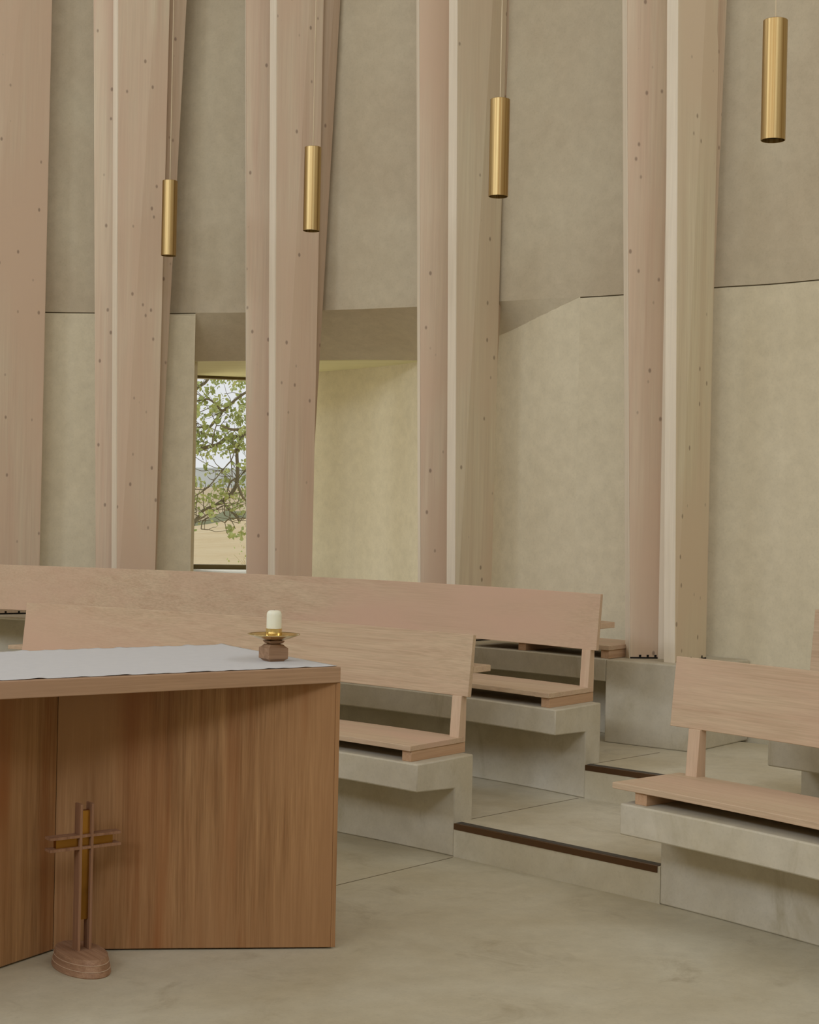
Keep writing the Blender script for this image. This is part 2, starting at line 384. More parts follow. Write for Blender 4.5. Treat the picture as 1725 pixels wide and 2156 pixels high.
# row along the wall, with a recess under its front edge, and the plinth of the right-hand column
def wall_u(v):
    """distance of the upper wall line from G1 measured along nA at parameter v"""
    best = None
    for a, b in zip(LOOP, LOOP[1:]):
        va, ua = (a-G1).dot(dA), (a-G1).dot(nA); vb, ub = (b-G1).dot(dA), (b-G1).dot(nA)
        if min(va, vb) <= v <= max(va, vb) and ua > 0 and va != vb:
            u = ua+(ub-ua)*(v-va)/(vb-va); best = u if best is None else min(best, u)
    return best if best is not None else 1.2
def wall_row(v0, v1, z0, z1, front, n=24):
    b = MB(); k = 0
    for i in range(n+1):
        v = v0+(v1-v0)*i/n; bk = wall_u(v)-.02
        for u, z in front(v)+[(bk, z1), (bk, z0)]: b.v.append((v, u, z))
    m = len(front(v0))+2
    for i in range(n):
        for j in range(m): a = i*m+j; c = i*m+(j+1) % m; b.f.append((a, c, c+m, a+m))
    b.f.append(tuple(range(m))); b.f.append(tuple(range(n*m+m-1, n*m-1, -1)))
    return b
U3 = .638
o = wall_row(-3.3, -.323, Z2, Z3, lambda v: [(U3+h3(v)+.25, Z2), (U3+h3(v)+.25, .59), (U3+h3(v), .604), (U3+h3(v), Z3)]).make('concrete_bench_base', M['conc'], bevel=.005)
o.location = (G1.x, G1.y, 0); o.rotation_euler = (0, 0, -R(TA))
shade_auto(tag(o, 'long concrete bench base along the curved back wall, left of the column plinth', 'concrete bench base', 'cast concrete bench bases'), 30)
b = MB(); q = [(-.322, .700), (.178, .712), (.178, wall_u(.178)-.02), (-.322, wall_u(-.322)-.02)]
b.poly(q, Z2, Z3)
o = b.make('column_plinth', M['conc'], bevel=.007); o.location = (G1.x, G1.y, 0); o.rotation_euler = (0, 0, -R(TA))
tag(o, 'large grey concrete plinth carrying the rightmost timber column', 'plinth')
pl_ = MB().poly([(-3.6, 9.95), (-2.486, 9.607), (-2.06, 9.45), (-2.02, 9.62), (-2.0, 10.04), (-2.371, 10.07), (-2.9, 10.03)], .742, .755)
pl_.poly([(-3.6, 10.02), (-2.45, 9.97), (-2.04, 9.93), (-2.0, 10.04), (-2.371, 10.07), (-2.9, 10.03)], Z2, .742)
o = pl_.make('column_plinth', M['conc'], bevel=.002)
tag(o, 'concrete plinth glimpsed at the left edge under the leftmost timber column', 'plinth')

# ------------------------------------------------------------------ timber benches
def bench(label, O, t, z, v0, v1, h, dz=0, back=True, blocks=(), posts=(), bl=None, br=None, du=0, ledge=True, grp='oak benches'):
    """v0..v1 seat ends, bl..br backrest ends"""
    e = thing('bench', label, 'bench', (O.x, O.y, z), -R(t), grp)
    H = lambda v: h(v)+du
    z0 = .419+dz
    s = MB().sweep([(-.246, z0+.045), (-.246, z0+.068), (.132, z0+.068), (.132, z0+.045)], v0, v1, H, 40)
    shade_auto(s.make('seat', M['pew'], e, bevel=.002), 30)
    for (a, b_) in blocks:
        shade_auto(MB().sweep([(-.232, z0), (-.232, z0+.045), (.146 if back else .12, z0+.045), (.146 if back else .12, z0)], a, b_, H, 2).make('support_block', M['pewblk'], e, bevel=.0015), 30)
    if back:
        for (a, b_) in posts:
            pr = [(.094, z0+.045), (.111, z0+.245), (.143, z0+.245), (.165, z0+.46), (.196, z0+.46), (.149, z0+.235), (.147, z0+.045)]
            shade_auto(MB().sweep(pr, a, b_, H, 2).make('back_post', M['post'], e, bevel=.0015), 30)
        s = MB().sweep([(.119, z0+.244), (.149, z0+.510), (.1725, z0+.508), (.1435, z0+.242)], bl, br, H, 48)
        shade_auto(s.make('backrest', M['pew'], e, bevel=.002), 30)
        if ledge:
            s = MB().sweep([(.157, z0+.344), (.157+.004, z0+.372), (.287, z0+.372), (.287, z0+.344)], bl+.02, br-.001, H, 40)
            shade_auto(s.make('book_ledge', M['pew'], e, bevel=.002), 30)
    return e
bench('pale oak bench right behind the altar and candle, lower of the two long left benches', F1, TA, 0, -2.76, -.055, hL1,
      blocks=[(-.112, -.060), (-1.42, -1.36), (-2.64, -2.58)], posts=[(-.113, -.060), (-1.42, -1.36), (-2.64, -2.58)], bl=-2.79, br=-.030)
bench('pale oak bench one tier up behind the first left bench, running off the left edge', G1, TA, Z1, -3.50, -.055, hL2, dz=.014,
      blocks=[(-.112, -.060), (-1.42, -1.36), (-2.7, -2.64)], posts=[(-.113, -.060), (-1.42, -1.36), (-2.7, -2.64)], bl=-4.1, br=-.030)
bench('pale oak bench at the right edge beside the lower step, its backrest left end raked', F2, TB, 0, -.027, 1.85, hR, dz=-.007,
      blocks=[(.070, .124), (.9, .955)], posts=[(.030, .083), (.9, .955)], bl=-.066, br=1.85)
bench('oak bench glimpsed at the right edge, only its backrest end showing above the nearer bench', F2, TB, Z1, .02, 1.4, hR, dz=.005, du=.975,
      blocks=[(.06, .114)], posts=[(.06, .114)], bl=-.125, br=1.4)
e = bench('backless oak seat on the wall-side concrete base, left of the rightmost column', G1, TA, Z3, -1.25, -.315, h3, dz=-.419, du=U3+.262, back=False,
      blocks=[(-.375, -.322), (-.92, -.87)], grp='oak benches')

# ------------------------------------------------------------------ timber columns
ZT = 7.0
def plank(name, q, z0, sl, zref, mat, parent, sr=None, bev=.003):
    """q: 4 plan points (front-left, front-right, back-right, back-left); sl, sr: x drift per metre of the left and right edge; measured from zref"""
    sr = sl if sr is None else sr
    bot = []; top = []
    for i, (x, y) in enumerate(q):
        k = sl if i in (0, 3) else sr
        bot.append((x, y, z0)); top.append((x+k*(ZT-z0), y, ZT))
    return MB().prism(bot, top).make(name, mat, parent, bevel=bev)
def column(label, P, beta, LB, t, A, aw, slA, slS, slB, rear, zb=Z3, rib=None, zr=2.2, lip=True):
    """P apex (right corner of the front edge), beta direction of the right-hand leaf, A = right front corner of the left leaf, aw its width, rear = drift of the rear leaf"""
    e = thing('timber_column', label, 'column', (P[0], P[1], zb), 0, 'tapering timber columns')
    b = R(beta); d = Vector((math.cos(b), math.sin(b))); nn = Vector((-math.sin(b), math.cos(b)))
    p = Vector((0, 0))
    q = [p+nn*t, p, p+d*LB, p+d*LB+nn*t]
    # right leaf: front strip edge + broad face
    ob = []
    bot = [(v.x, v.y, 0) for v in q]; k = [slS, slS, slB, slB]; h = ZT-zb
    top = [(v.x+k[i]*h, v.y, h) for i, v in enumerate(q)]
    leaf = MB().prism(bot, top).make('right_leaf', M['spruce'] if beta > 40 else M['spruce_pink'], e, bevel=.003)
    # pale front edge, a thin lipping let into the strip
    s0 = p+nn*t; out = -d*.004
    q2 = [s0+out, p+out, p+d*.012, s0+d*.012]
    bot = [(v.x, v.y, -.0) for v in q2]; top = [(v.x+slS*h, v.y, h) for v in q2]
    MB().prism(bot, top).make('front_edge', M['spruce_pale'], e, bevel=.001)
    # rear leaf, leaning out to the right
    if rear:
        o2 = nn*(t+.006); g = rear
        q3 = [p+o2+d*.05, p+o2+d*(LB*.55), p+o2+d*LB, p+o2+d*LB+nn*.055]
        x1 = (p+o2+d*LB)
        base_q = [p+o2+d*LB*.55, x1, x1+nn*.055, p+o2+d*LB*.55+nn*.055]
        hr = zr-zb
        bot = []; top = []
        for i, v in enumerate(base_q):
            sh = nn.x*t   # pull the right edge flush with the front leaf at height zr
            off0 = -sh*0
            if i in (1, 2): bot.append((v.x+(-(x1.x-(p+d*LB).x))-g*hr+slB*hr*0+.0, v.y, 0)); top.append((v.x-(x1.x-(p+d*LB).x)-g*hr+(slB+g)*h, v.y, h))
            else: bot.append((v.x, v.y, 0)); top.append((v.x+slS*h, v.y, h))
        MB().prism(bot, top).make('rear_leaf', M['spruce_shaded'], e, bevel=.003)
    if aw:
        a = Vector((A[0]-P[0], A[1]-P[1])); de = R(A[2]); dl = Vector((-math.cos(de), -math.sin(de))); nb = Vector((-math.sin(de)*-1*0+dl.y*-1*0, 0)); nb = Vector((-dl.y*-1, dl.x*-1)); 
        nb = Vector((dl.y, -dl.x))   # backwards normal of the left leaf
        if nb.y < 0: nb = -nb
        tl = .075; ql = [a+dl*aw, a-dl*.02, a-dl*.02+nb*tl, a+dl*aw+nb*tl]
        bot = [(v.x, v.y, 0) for v in ql]; kk = [slA, -.004, -.004, slA]
        top = [(v.x+kk[i]*h, v.y, h) for i, v in enumerate(ql)]
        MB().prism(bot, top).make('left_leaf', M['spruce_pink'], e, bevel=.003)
        # pale lipping on the outer edge of the left leaf
        if lip: ql = [a+dl*(aw+.004), a+dl*aw, a+dl*aw+nb*tl, a+dl*(aw+.004)+nb*tl]
        bot = [(v.x, v.y, 0) for v in ql]; top = [(v.x+slA*h, v.y, h) for v in ql]
        if lip: MB().prism(bot, top).make('left_edge', M['spruce_pale'], e, bevel=.001)
    if rib:
        (x0, y0), (x1, y1) = rib
        ql = [(x0-P[0], y0-P[1]), (x1-P[0], y1-P[1]), (x1-P[0]+.03, y1-P[1]+.05), (x0-P[0]+.03, y0-P[1]+.05)]
        bot = [(x, y, 0) for x, y in ql]; top = [(x-.004*h, y, h) for x, y in ql]
        MB().prism(bot, top).make('inner_rib', M['spruce_pale'], e, bevel=.001)
    # black shadow-gap shoe under the leaves, with three kerfs in the foot of each broad face
    sh = MB(); g_ = .004
    def shoe(q): return sh.poly([(v.x, v.y) for v in q], -.0001, .0085)
    def kerfs(a, dr, L, nb, ks):
        for k in ks:
            c0 = a+dr*(L*k)
            w_ = dr*.006
            sh.poly([((c0-w_).x, (c0-w_).y), ((c0+w_).x, (c0+w_).y), ((c0+w_+nb).x, (c0+w_+nb).y), ((c0-w_+nb).x, (c0-w_+nb).y)], .0085, .020)
    i_ = .0015
    shoe([p-nn*0+d*.01-nn*i_, p+d*LB-nn*i_, p+d*LB+nn*t, p+nn*t+d*.01])
    kerfs(p-nn*i_, d, LB, nn*.01, (.14, .5, .86) if aw else (.60, .76, .93))
    if aw:
        shoe([a+dl*aw-nb*i_, a-dl*.0-nb*i_, a-dl*.0+nb*tl, a+dl*aw+nb*tl])
        kerfs(a-nb*i_, dl, aw, nb*.01, (.08, .36, .64))
    sh.make('base_shoe', M['black'], e)
    return e
column('rightmost whitewashed timber column, standing on the large concrete plinth', (1.354, 7.93), 53, .345, .062, (1.300, 8.150, 8), .146, -.026, -.016, 0, .023, rib=((1.300, 8.140), (1.345, 8.10)))
column('timber column right of the middle, behind the end of the upper left bench', (.273, 8.90), 44, .290, .066, (.236, 9.10, 10), .158, -.023, -.0165, .006, .030, rib=((.232, 9.09), (.262, 9.05)))
column('timber column right of the window, above the candle', (-.795, 9.45), 33, .250, .080, (-.859, 9.66, 6), .124, -.022, -.017, 0, .037, zr=1.95)
column('timber column left of the window, behind the leftmost brass pendant', (-1.785, 9.65), 28, .243, .085, (-1.829, 9.80, 0), .110, -.024, -.017, .005, .0285, zr=1.35, lip=False)
column('leftmost timber column, cut by the left edge of the photo', (-2.78, 9.66), 33, .535, .085, None, 0, 0, -.012, .002, 0, zb=.755)
# ------------------------------------------------------------------ altar
RF = R(33.0)
AR = Vector((-.217, 5.231, 0))
alt = thing('altar', 'oak altar table with folded panel front at the lower left', 'altar', AR, RF)
LEN, DEP, HS, HT = 1.64, .885, .886, .938
MB().box(-LEN, 0, 0, DEP, HS, HT).make('table_top', M['altar_top'], alt, bevel=.0025)
fx, fy = -.821, .419
def panel(a, b, th, sgn, nm):
    a = Vector(a); b = Vector(b); d = (b-a).normalized(); s = Vector((-d.y, d.x))*th*sgn
    q = [a, b, b+s, a+s]
    return MB().poly([(p.x, p.y) for p in q], .006, HS).make(nm, M['altar_panel'], alt, bevel=.002)
panel((fx, fy), (-.014, .007), .022, 1, 'front_panel')
panel((fx, fy), (-LEN, 0), .022, -1, 'front_panel')
panel((fx, DEP-.38), (-.002, DEP), .022, -1, 'rear_panel')
panel((fx, DEP-.38), (-LEN, DEP), .022, 1, 'rear_panel')
MB().poly([(-.013, .0065), (0, .001), (0, .03), (-.013, .03)], .006, HS).make('edge_strip', M['altar_panel'], alt, bevel=.001)
MB().poly([(-.012, .031), (-.001, .031), (-.001, DEP-.03), (-.012, DEP-.03)], .006, HS).make('end_panel', M['altar_panel'], alt)
MB().poly([(fx, fy+.03), (-.06, .06), (-.06, DEP-.06), (fx, DEP-.41), (-LEN+.06, DEP-.06), (-LEN+.06, .06)], 0, .006).make('recessed_foot', M['black'], alt)
# altar cloth: thin sheet with softly waved edges
bm = MB(); nx, ny = 120, 40; x0, x1, y0, y1 = -LEN+.01, -.0015, .022, .868
def wav(s, a): return .0018*math.sin(s*47+a)+.0014*math.sin(s*91+2*a)+.0007*math.sin(s*23)
for top in (1, 0):
    for i in range(nx+1):
        for j in range(ny+1):
            x = x0+(x1-x0)*i/nx; y = y0+(y1-y0)*j/ny
            ef = math.exp(-(y-y0)/.02); eb = math.exp(-(y1-y)/.02)
            z = HT+.0012+max(0, wav(x, .3))*ef*.9+max(0, wav(x, 1.7))*eb*1.6
            bm.v.append((x, y+wav(x, .9)*ef*.6, z+(.0012 if top else 0)))
S_ = (nx+1)*(ny+1)
for i in range(nx):
    for j in range(ny):
        a = i*(ny+1)+j; b = a+1; c = a+ny+2; d = a+ny+1
        bm.f.append((a, b, c, d)); bm.f.append((S_+d, S_+c, S_+b, S_+a))
for i in range(nx):
    for j in (0, ny):
        a = i*(ny+1)+j; d = a+ny+1; bm.f.append((a, d, S_+d, S_+a))
for j in range(ny):
    for i in (0, nx):
        a = i*(ny+1)+j; bm.f.append((a, a+1, S_+a+1, S_+a))
o = bm.make('altar_cloth', M['linen'], smooth=True); o.location = AR; o.rotation_euler = (0, 0, RF)
tag(o, 'white linen cloth with softly waved edges lying on the altar', 'altar cloth')

# ------------------------------------------------------------------ candle holder and candle
CX_, CY_ = -.454, 5.368
zc = HT+.0026
ch = thing('candle_holder', 'low walnut and brass candle holder near the right end of the altar', 'candle holder', (CX_, CY_, zc), RF)
hw = .037
def sq(r, z): return [(-r, -r, z), (r, -r, z), (r, r, z), (-r, r, z)]
prof = [(.0275, 0)] + [(.0275+.0095*math.sin(k*math.pi/10), .0095*(1-math.cos(k*math.pi/10))) for k in range(1, 6)]
prof = [(.0270, 0), (.0285, .003), (.0315, .0055), (.0365, .0085), (.0370, .010), (.0370, .044), (.0365, .0455), (.0315, .0485), (.0280, .0525), (.0245, .0565), (.018, .058)]
b = MB()
for r, z in prof: b.v += sq(r, z)
for i in range(len(prof)-1):
    for j in range(4):
        a = 4*i+j; c = 4*i+(j+1) % 4; b.f.append((a, c, c+4, a+4))
b.f.append((3, 2, 1, 0)); k = 4*(len(prof)-1); b.f.append((k, k+1, k+2, k+3))
b.make('foot_block', M['walnut'], ch, bevel=.0006)
b = MB(); pr = [(.018, .058), (.026, .0605), (.031, .0655), (.0325, .069), (.0325, .0695)]
for r, z in pr: b.v += sq(r*.86, z)
for i in range(len(pr)-1):
    for j in range(4):
        a = 4*i+j; c = 4*i+(j+1) % 4; b.f.append((a, c, c+4, a+4))
b.f.append((3, 2, 1, 0)); k = 4*(len(pr)-1); b.f.append((k, k+1, k+2, k+3))
b.make('neck', M['walnut'], ch, bevel=.0005)
# round shallow polished dish
n1 = 18; pr = [(.0005+.0895*k/n1, .0690+.0220*(k/n1)**2) for k in range(n1+1)]
pr = pr + [(.0902, .0915)] + [(r-.0002, z+.0012) for r, z in reversed(pr)]
dish = MB().lathe(pr, 72).make('drip_dish', M['brass_p'], ch, smooth=True)
so = MB().lathe([(.0275, .0720), (.0278, .0722), (.0278, .1105), (.0272, .111), (.0262, .110), (.0262, .0730)], 48).make('socket', M['brass_p'], dish); shade_auto(so)
ca = thing('candle', 'short cream pillar candle standing in the brass candle holder', 'candle', (CX_, CY_, zc+.074), 0)
cp = [(.0256, 0), (.0256, .083)] + [(.0256-.012*(1-math.cos(k*math.pi/12)), .083+.015*math.sin(k*math.pi/12)) for k in range(1, 7)] + [(.006, .0985), (.0005, .0985)]
shade_auto(MB().lathe(cp, 48).make('wax', M['wax'], ca), 50)
MB().tube([(0, 0, .096), (.0003, 0, .100)], .0008, 6).make('wick', M['black'], ca)

# ------------------------------------------------------------------ standing cross
CR = R(36.0)
cd = Vector((math.cos(CR), math.sin(CR), 0)); cn = Vector((-math.sin(CR), math.cos(CR), 0))
cr0 = Vector((-1.015, 4.949, 0))             # front foot of the left strip
cc = cr0 + cd*.0215 + cn*.006
cx = thing('standing_cross', 'small wooden cross with brass inlay on an oval stepped base in front of the altar', 'cross', (cc.x, cc.y, 0), CR)
zb = .055; ya = -.006; yb = ya+.042; xl = -.0215
for x in (xl, xl+.038):
    MB().box(x, x+.0085, ya, yb, zb-.004, .5165).make('upright', M['cross_oak'], cx, bevel=.0008)
def barpiece(z0, z1):
    b = MB()
    b.box(-.121, xl-.0, ya, yb, z0, z1); b.box(xl+.0085, xl+.038, ya, yb, z0, z1); b.box(xl+.0465, .120, ya, yb, z0, z1)
    return b.make('crossbar', M['cross_oak'], cx, bevel=.0006)
barpiece(.4115, .4200); barpiece(.3745, .3830)
b = MB(); b.box(-.096, xl, ya+.012, yb-.010, .3830, .4115); b.box(xl+.0085, xl+.038, ya+.012, yb-.010, .3830, .4115); b.box(xl+.0465, .096, ya+.012, yb-.010, .3830, .4115)
b.make('brass_crosspiece', M['brass_d'], cx)
b = MB(); b.box(xl+.0085, xl+.038, ya+.013, yb-.010, .4200, .494); b.box(xl+.0085, xl+.038, ya+.013, yb-.010, .150, .3745)
b.make('brass_upright', M['brass_d'], cx)
bs = [(.110, 0.0), (.1115, .003), (.1085, .0185), (.1080, .0195), (.1072, .0205), (.1040, .037), (.1030, .038), (.1025, .039), (.0985, .0545), (.0975, .055)]
bo = MB().lathe(bs, 64, .70, 1.29).make('base', M['base_oak'], cx); shade_auto(bo, 25)
bo.location = (-.006, .002, 0)
for k, zz in enumerate((.0195, .038)):
    sc_ = (.1090, .1042)[k]
    ln = MB().lathe([(sc_-.0008, zz-.0009), (sc_+.0006, zz-.0002), (sc_+.0006, zz+.0004), (sc_-.0012, zz+.0009)], 64, .70, 1.29).make('seam', M['base_seam'], bo); shade_auto(ln, 25)

# ------------------------------------------------------------------ pendant lamps
PEND = [((-1.448, 9.26, 2.925), 'leftmost brass cylinder pendant, lowest in view, before the column left of the window'),
        ((-.547, 8.287, 2.918), 'second brass cylinder pendant from the left, before the column right of the window'),
        ((.372, 7.132, 2.889), 'third brass cylinder pendant from the left, over the middle of the benches'),
        ((1.3045, 5.776, 2.846), 'rightmost brass cylinder pendant, largest and highest in view')]
def pendant(loc, label):
    e = thing('pendant_lamp', label, 'pendant lamp', loc, 0, 'brass cylinder pendants')
    Lp, r = .4400, .0445
    s = MB().lathe([(r-.0022, .002), (r-.0016, 0), (r, .0005), (r, Lp-.002), (r-.0015, Lp), (.004, Lp), (.004, Lp-.002), (r-.0024, Lp-.003)], 64)
    s = MB().lathe([(r-.0024, .0006), (r-.0016, 0), (r, .0006), (r, Lp-.0015), (r-.0015, Lp), (.0035, Lp)], 64)
    s.f = [f for f in s.f if len(f) == 4]        # open at the bottom
    k = len(s.v); n = 64
    for z, rr in ((.001, r-.0024), (.020, r-.0030)):
        for j in range(n):
            t = 2*math.pi*j/n; s.v.append((rr*math.cos(t), rr*math.sin(t), z))
    for j in range(n):
        a = k+j; b = k+(j+1) % n; s.f.append((a, b, b+n, a+n))
    o = s.make('lamp_shade', M['brass'], e); shade_auto(o, 40)
    b = MB().lathe([(r-.0032, .020), (r-.0032, .016), (r-.009, .016), (r-.012, .028), (.012, .036), (.001, .036)], 48); 
    shade_auto(b.make('lamp_baffle', M['black'], o), 40)
    MB().tube([(0, 0, Lp), (0, 0, Lp+1.5), (0, 0, 7.4-loc[2]-.06)], .0028, 8).make('cable', M['cable'], e)
    MB().lathe([(.03, 7.4-loc[2]-.06), (.03, 7.4-loc[2])], 24).make('ceiling_rose', M['brass'], e)
    return e
for loc, lab in PEND: pendant(loc, lab)

# ------------------------------------------------------------------ outside the window: field, hills, tree
def fz(x, y):
    s = min(1, max(0, (y-12.2)/47.8)); t = max(-6, min(6, x+7))
    return .50+.25*s+t*.25*s - max(0, y-60)*.5
def ground_field():
    b = MB(); xs = [-60+i*3 for i in range(41)]; ys = [12.2, 14, 15.5, 18, 24, 32, 42, 52, 60, 64]
    n = len(xs); m = len(ys)
    for dz in (0, -.4):
        for y in ys:
            for x in xs: b.v.append((x, y, fz(x, y)+dz))
    S = n*m
    for i in range(m-1):
        for j in range(n-1): a = i*n+j; b.f.append((a, a+1, a+n+1, a+n)); b.f.append((S+a, S+a+n, S+a+n+1, S+a+1))
    for j in range(n-1):
        for a in (j, (m-1)*n+j): b.f.append((a, a+1, S+a+1, S+a))
    for i in range(m-1):
        for a in (i*n, i*n+n-1): b.f.append((a, a+n, S+a+n, S+a))
    return b
fm = concrete('pale_stubble_field', srgb(232, 212, 172), srgb(222, 198, 154), rough=.95, big=.3, spec=.05)
o = ground_field().make('field', fm, smooth=True); tag(o, 'pale tan stubble field sloping up outside the window', 'field')
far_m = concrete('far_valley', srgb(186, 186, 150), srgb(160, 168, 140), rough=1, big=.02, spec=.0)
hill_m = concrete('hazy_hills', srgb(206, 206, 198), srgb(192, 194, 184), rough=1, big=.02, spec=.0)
wood_m = concrete('hedge_green', srgb(168, 170, 138), srgb(146, 150, 118), rough=1, big=.2, spec=.0)
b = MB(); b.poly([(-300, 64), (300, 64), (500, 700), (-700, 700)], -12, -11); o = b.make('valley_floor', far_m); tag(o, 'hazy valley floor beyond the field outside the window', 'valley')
def ridge(name, Y, x0, x1, zf, mat, label, cat, dep):
    b = MB(); n = 60
    for i in range(n+1):
        x = x0+(x1-x0)*i/n; z = zf(x)
        b.v += [(x, Y, -12), (x, Y+dep*.35, z), (x, Y+dep, z*.6-4)]
    for i in range(n):
        k = 3*i; b.f += [(k, k+1, k+4, k+3), (k+1, k+2, k+5, k+4)]
    o = b.make(name, mat, smooth=True); return tag(o, label, cat)
ridge('tan_slope', 190, -120, 60, lambda x: 4.3+.6*math.sin(x*.06), concrete('tan_slope', srgb(226, 206, 170), srgb(214, 196, 164), rough=1, big=.05, spec=0), 'pale tan hillside strip below the hills outside the window', 'hillside', 60)
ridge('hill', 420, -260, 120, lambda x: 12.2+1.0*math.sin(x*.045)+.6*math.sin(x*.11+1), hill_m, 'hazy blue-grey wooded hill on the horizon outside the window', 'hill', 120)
ridge('hedge', 110, -60, 30, lambda x: .9+.5*math.sin(x*.5)+.35*math.sin(x*1.3), wood_m, 'dull green hedge belt beyond the field outside the window', 'hedge', 14)

BR = [[[-2.19, 15.5, 1.241, 0.0146], [-2.068, 15.5, 1.348, 0.0156], [-2.027, 15.5, 1.411, 0.0156], [-1.924, 15.5, 1.455, 0.0166], [-1.842, 15.5, 1.509, 0.0177], [-1.76, 15.5, 1.573, 0.0187], [-1.705, 15.5, 1.689, 0.0187], [-1.703, 15.5, 1.834, 0.0166], [-1.711, 15.5, 1.99, 0.0156], [-1.687, 15.5, 2.084, 0.0156], [-1.647, 15.5, 2.168, 0.0166], [-1.567, 15.5, 2.316, 0.0187], [-1.444, 15.5, 2.402, 0.0229]], [[-1.675, 15.222, 1.685, 0.0125], [-1.637, 15.222, 1.593, 0.0114], [-1.6, 15.222, 1.528, 0.0104], [-1.512, 15.222, 1.484, 0.0073]], [[-1.798, 15.427, 1.551, 0.0083], [-1.769, 15.427, 1.676, 0.0094], [-1.714, 15.427, 1.729, 0.0083]], [[-2.151, 15.258, 1.501, 0.0062], [-1.989, 15.258, 1.607, 0.0062], [-1.899, 15.258, 1.701, 0.0052], [-1.819, 15.258, 1.805, 0.0052], [-1.739, 15.258, 1.899, 0.0052], [-1.701, 15.258, 2.012, 0.0052]], [[-2.173, 15.197, 2.51, 0.0146], [-2.053, 15.197, 2.605, 0.0146], [-1.992, 15.197, 2.647, 0.0135], [-1.933, 15.197, 2.74, 0.0104]], [[-2.205, 15.431, 2.444, 0.0104], [-2.02, 15.431, 2.499, 0.0094], [-1.926, 15.431, 2.46, 0.0125], [-1.852, 15.431, 2.389, 0.0146], [-1.77, 15.431, 2.463, 0.0125], [-1.648, 15.431, 2.559, 0.0125], [-1.444, 15.431, 2.687, 0.0125]], [[-2.03, 15.793, 2.238, 0.0083], [-1.978, 15.793, 2.303, 0.0125], [-1.926, 15.793, 2.357, 0.0146], [-1.895, 15.793, 2.41, 0.0146]], [[-2.26, 15.71, 2.145, 0.0104], [-2.135, 15.71, 2.232, 0.0094], [-2.019, 15.71, 2.234, 0.0094], [-1.957, 15.71, 2.298, 0.0083]], [[-2.231, 15.686, 1.944, 0.0146], [-2.106, 15.686, 2.01, 0.0187], [-2.012, 15.686, 2.043, 0.0198], [-1.918, 15.686, 2.066, 0.0208], [-1.835, 15.686, 2.131, 0.0187], [-1.709, 15.686, 2.155, 0.0187], [-1.583, 15.686, 2.2, 0.0208], [-1.457, 15.686, 2.223, 0.0271]], [[-1.854, 15.305, 2.237, 0.0125], [-1.73, 15.305, 2.199, 0.0135], [-1.607, 15.305, 2.222, 0.0125], [-1.423, 15.305, 2.246, 0.0146]], [[-1.823, 15.526, 1.457, 0.0083], [-1.76, 15.526, 1.406, 0.0083], [-1.69, 15.526, 1.324, 0.0073], [-1.679, 15.526, 1.288, 0.0042]], [[-1.798, 15.344, 1.293, 0.0062], [-1.748, 15.344, 1.335, 0.0062], [-1.655, 15.344, 1.337, 0.0062], [-1.511, 15.344, 1.35, 0.0052]], [[-2.128, 15.271, 1.266, 0.0073], [-1.976, 15.271, 1.361, 0.0073], [-1.885, 15.271, 1.414, 0.0062], [-1.814, 15.271, 1.457, 0.0062]], [[-1.793, 15.224, 1.478, 0.0062], [-1.786, 15.224, 1.365, 0.0042]], [[-1.979, 15.3, 1.32, 0.0052], [-2.009, 15.3, 1.304, 0.0052], [-2.023, 15.3, 1.227, 0.0042]], [[-1.733, 15.799, 1.714, 0.0073], [-1.671, 15.799, 1.8, 0.0104], [-1.578, 15.799, 1.898, 0.0094]], [[-2.193, 15.73, 1.841, 0.0031], [-2.087, 15.73, 1.801, 0.0031], [-1.981, 15.73, 1.813, 0.0031], [-1.854, 15.73, 1.784, 0.0031], [-1.789, 15.73, 1.733, 0.0031]], [[-2.172, 15.715, 1.957, 0.0031], [-2.118, 15.715, 1.916, 0.0031], [-2.044, 15.715, 1.875, 0.0031], [-1.948, 15.715, 1.835, 0.0031], [-1.874, 15.715, 1.826, 0.0031]], [[-2.064, 15.71, 1.611, 0.0052], [-2.055, 15.71, 1.432, 0.0042]], [[-1.93, 15.285, 2.05, 0.0062], [-1.922, 15.285, 2.132, 0.0052], [-1.893, 15.285, 2.235, 0.0052]], [[-2.104, 15.367, 1.451, 0.0042], [-2.082, 15.367, 1.39, 0.0042], [-2.09, 15.367, 1.286, 0.0042]], [[-1.781, 15.589, 1.594, 0.0031], [-1.781, 15.589, 1.353, 0.0031]], [[-1.814, 15.662, 2.046, 0.0052], [-1.785, 15.662, 1.9, 0.0052], [-1.772, 15.662, 1.753, 0.0042]], [[-2.179, 15.748, 2.592, 0.0042], [-2.083, 15.748, 2.531, 0.0042]], [[-2.219, 15.766, 2.36, 0.0052], [-2.135, 15.766, 2.383, 0.0042], [-1.999, 15.766, 2.449, 0.0052]]]
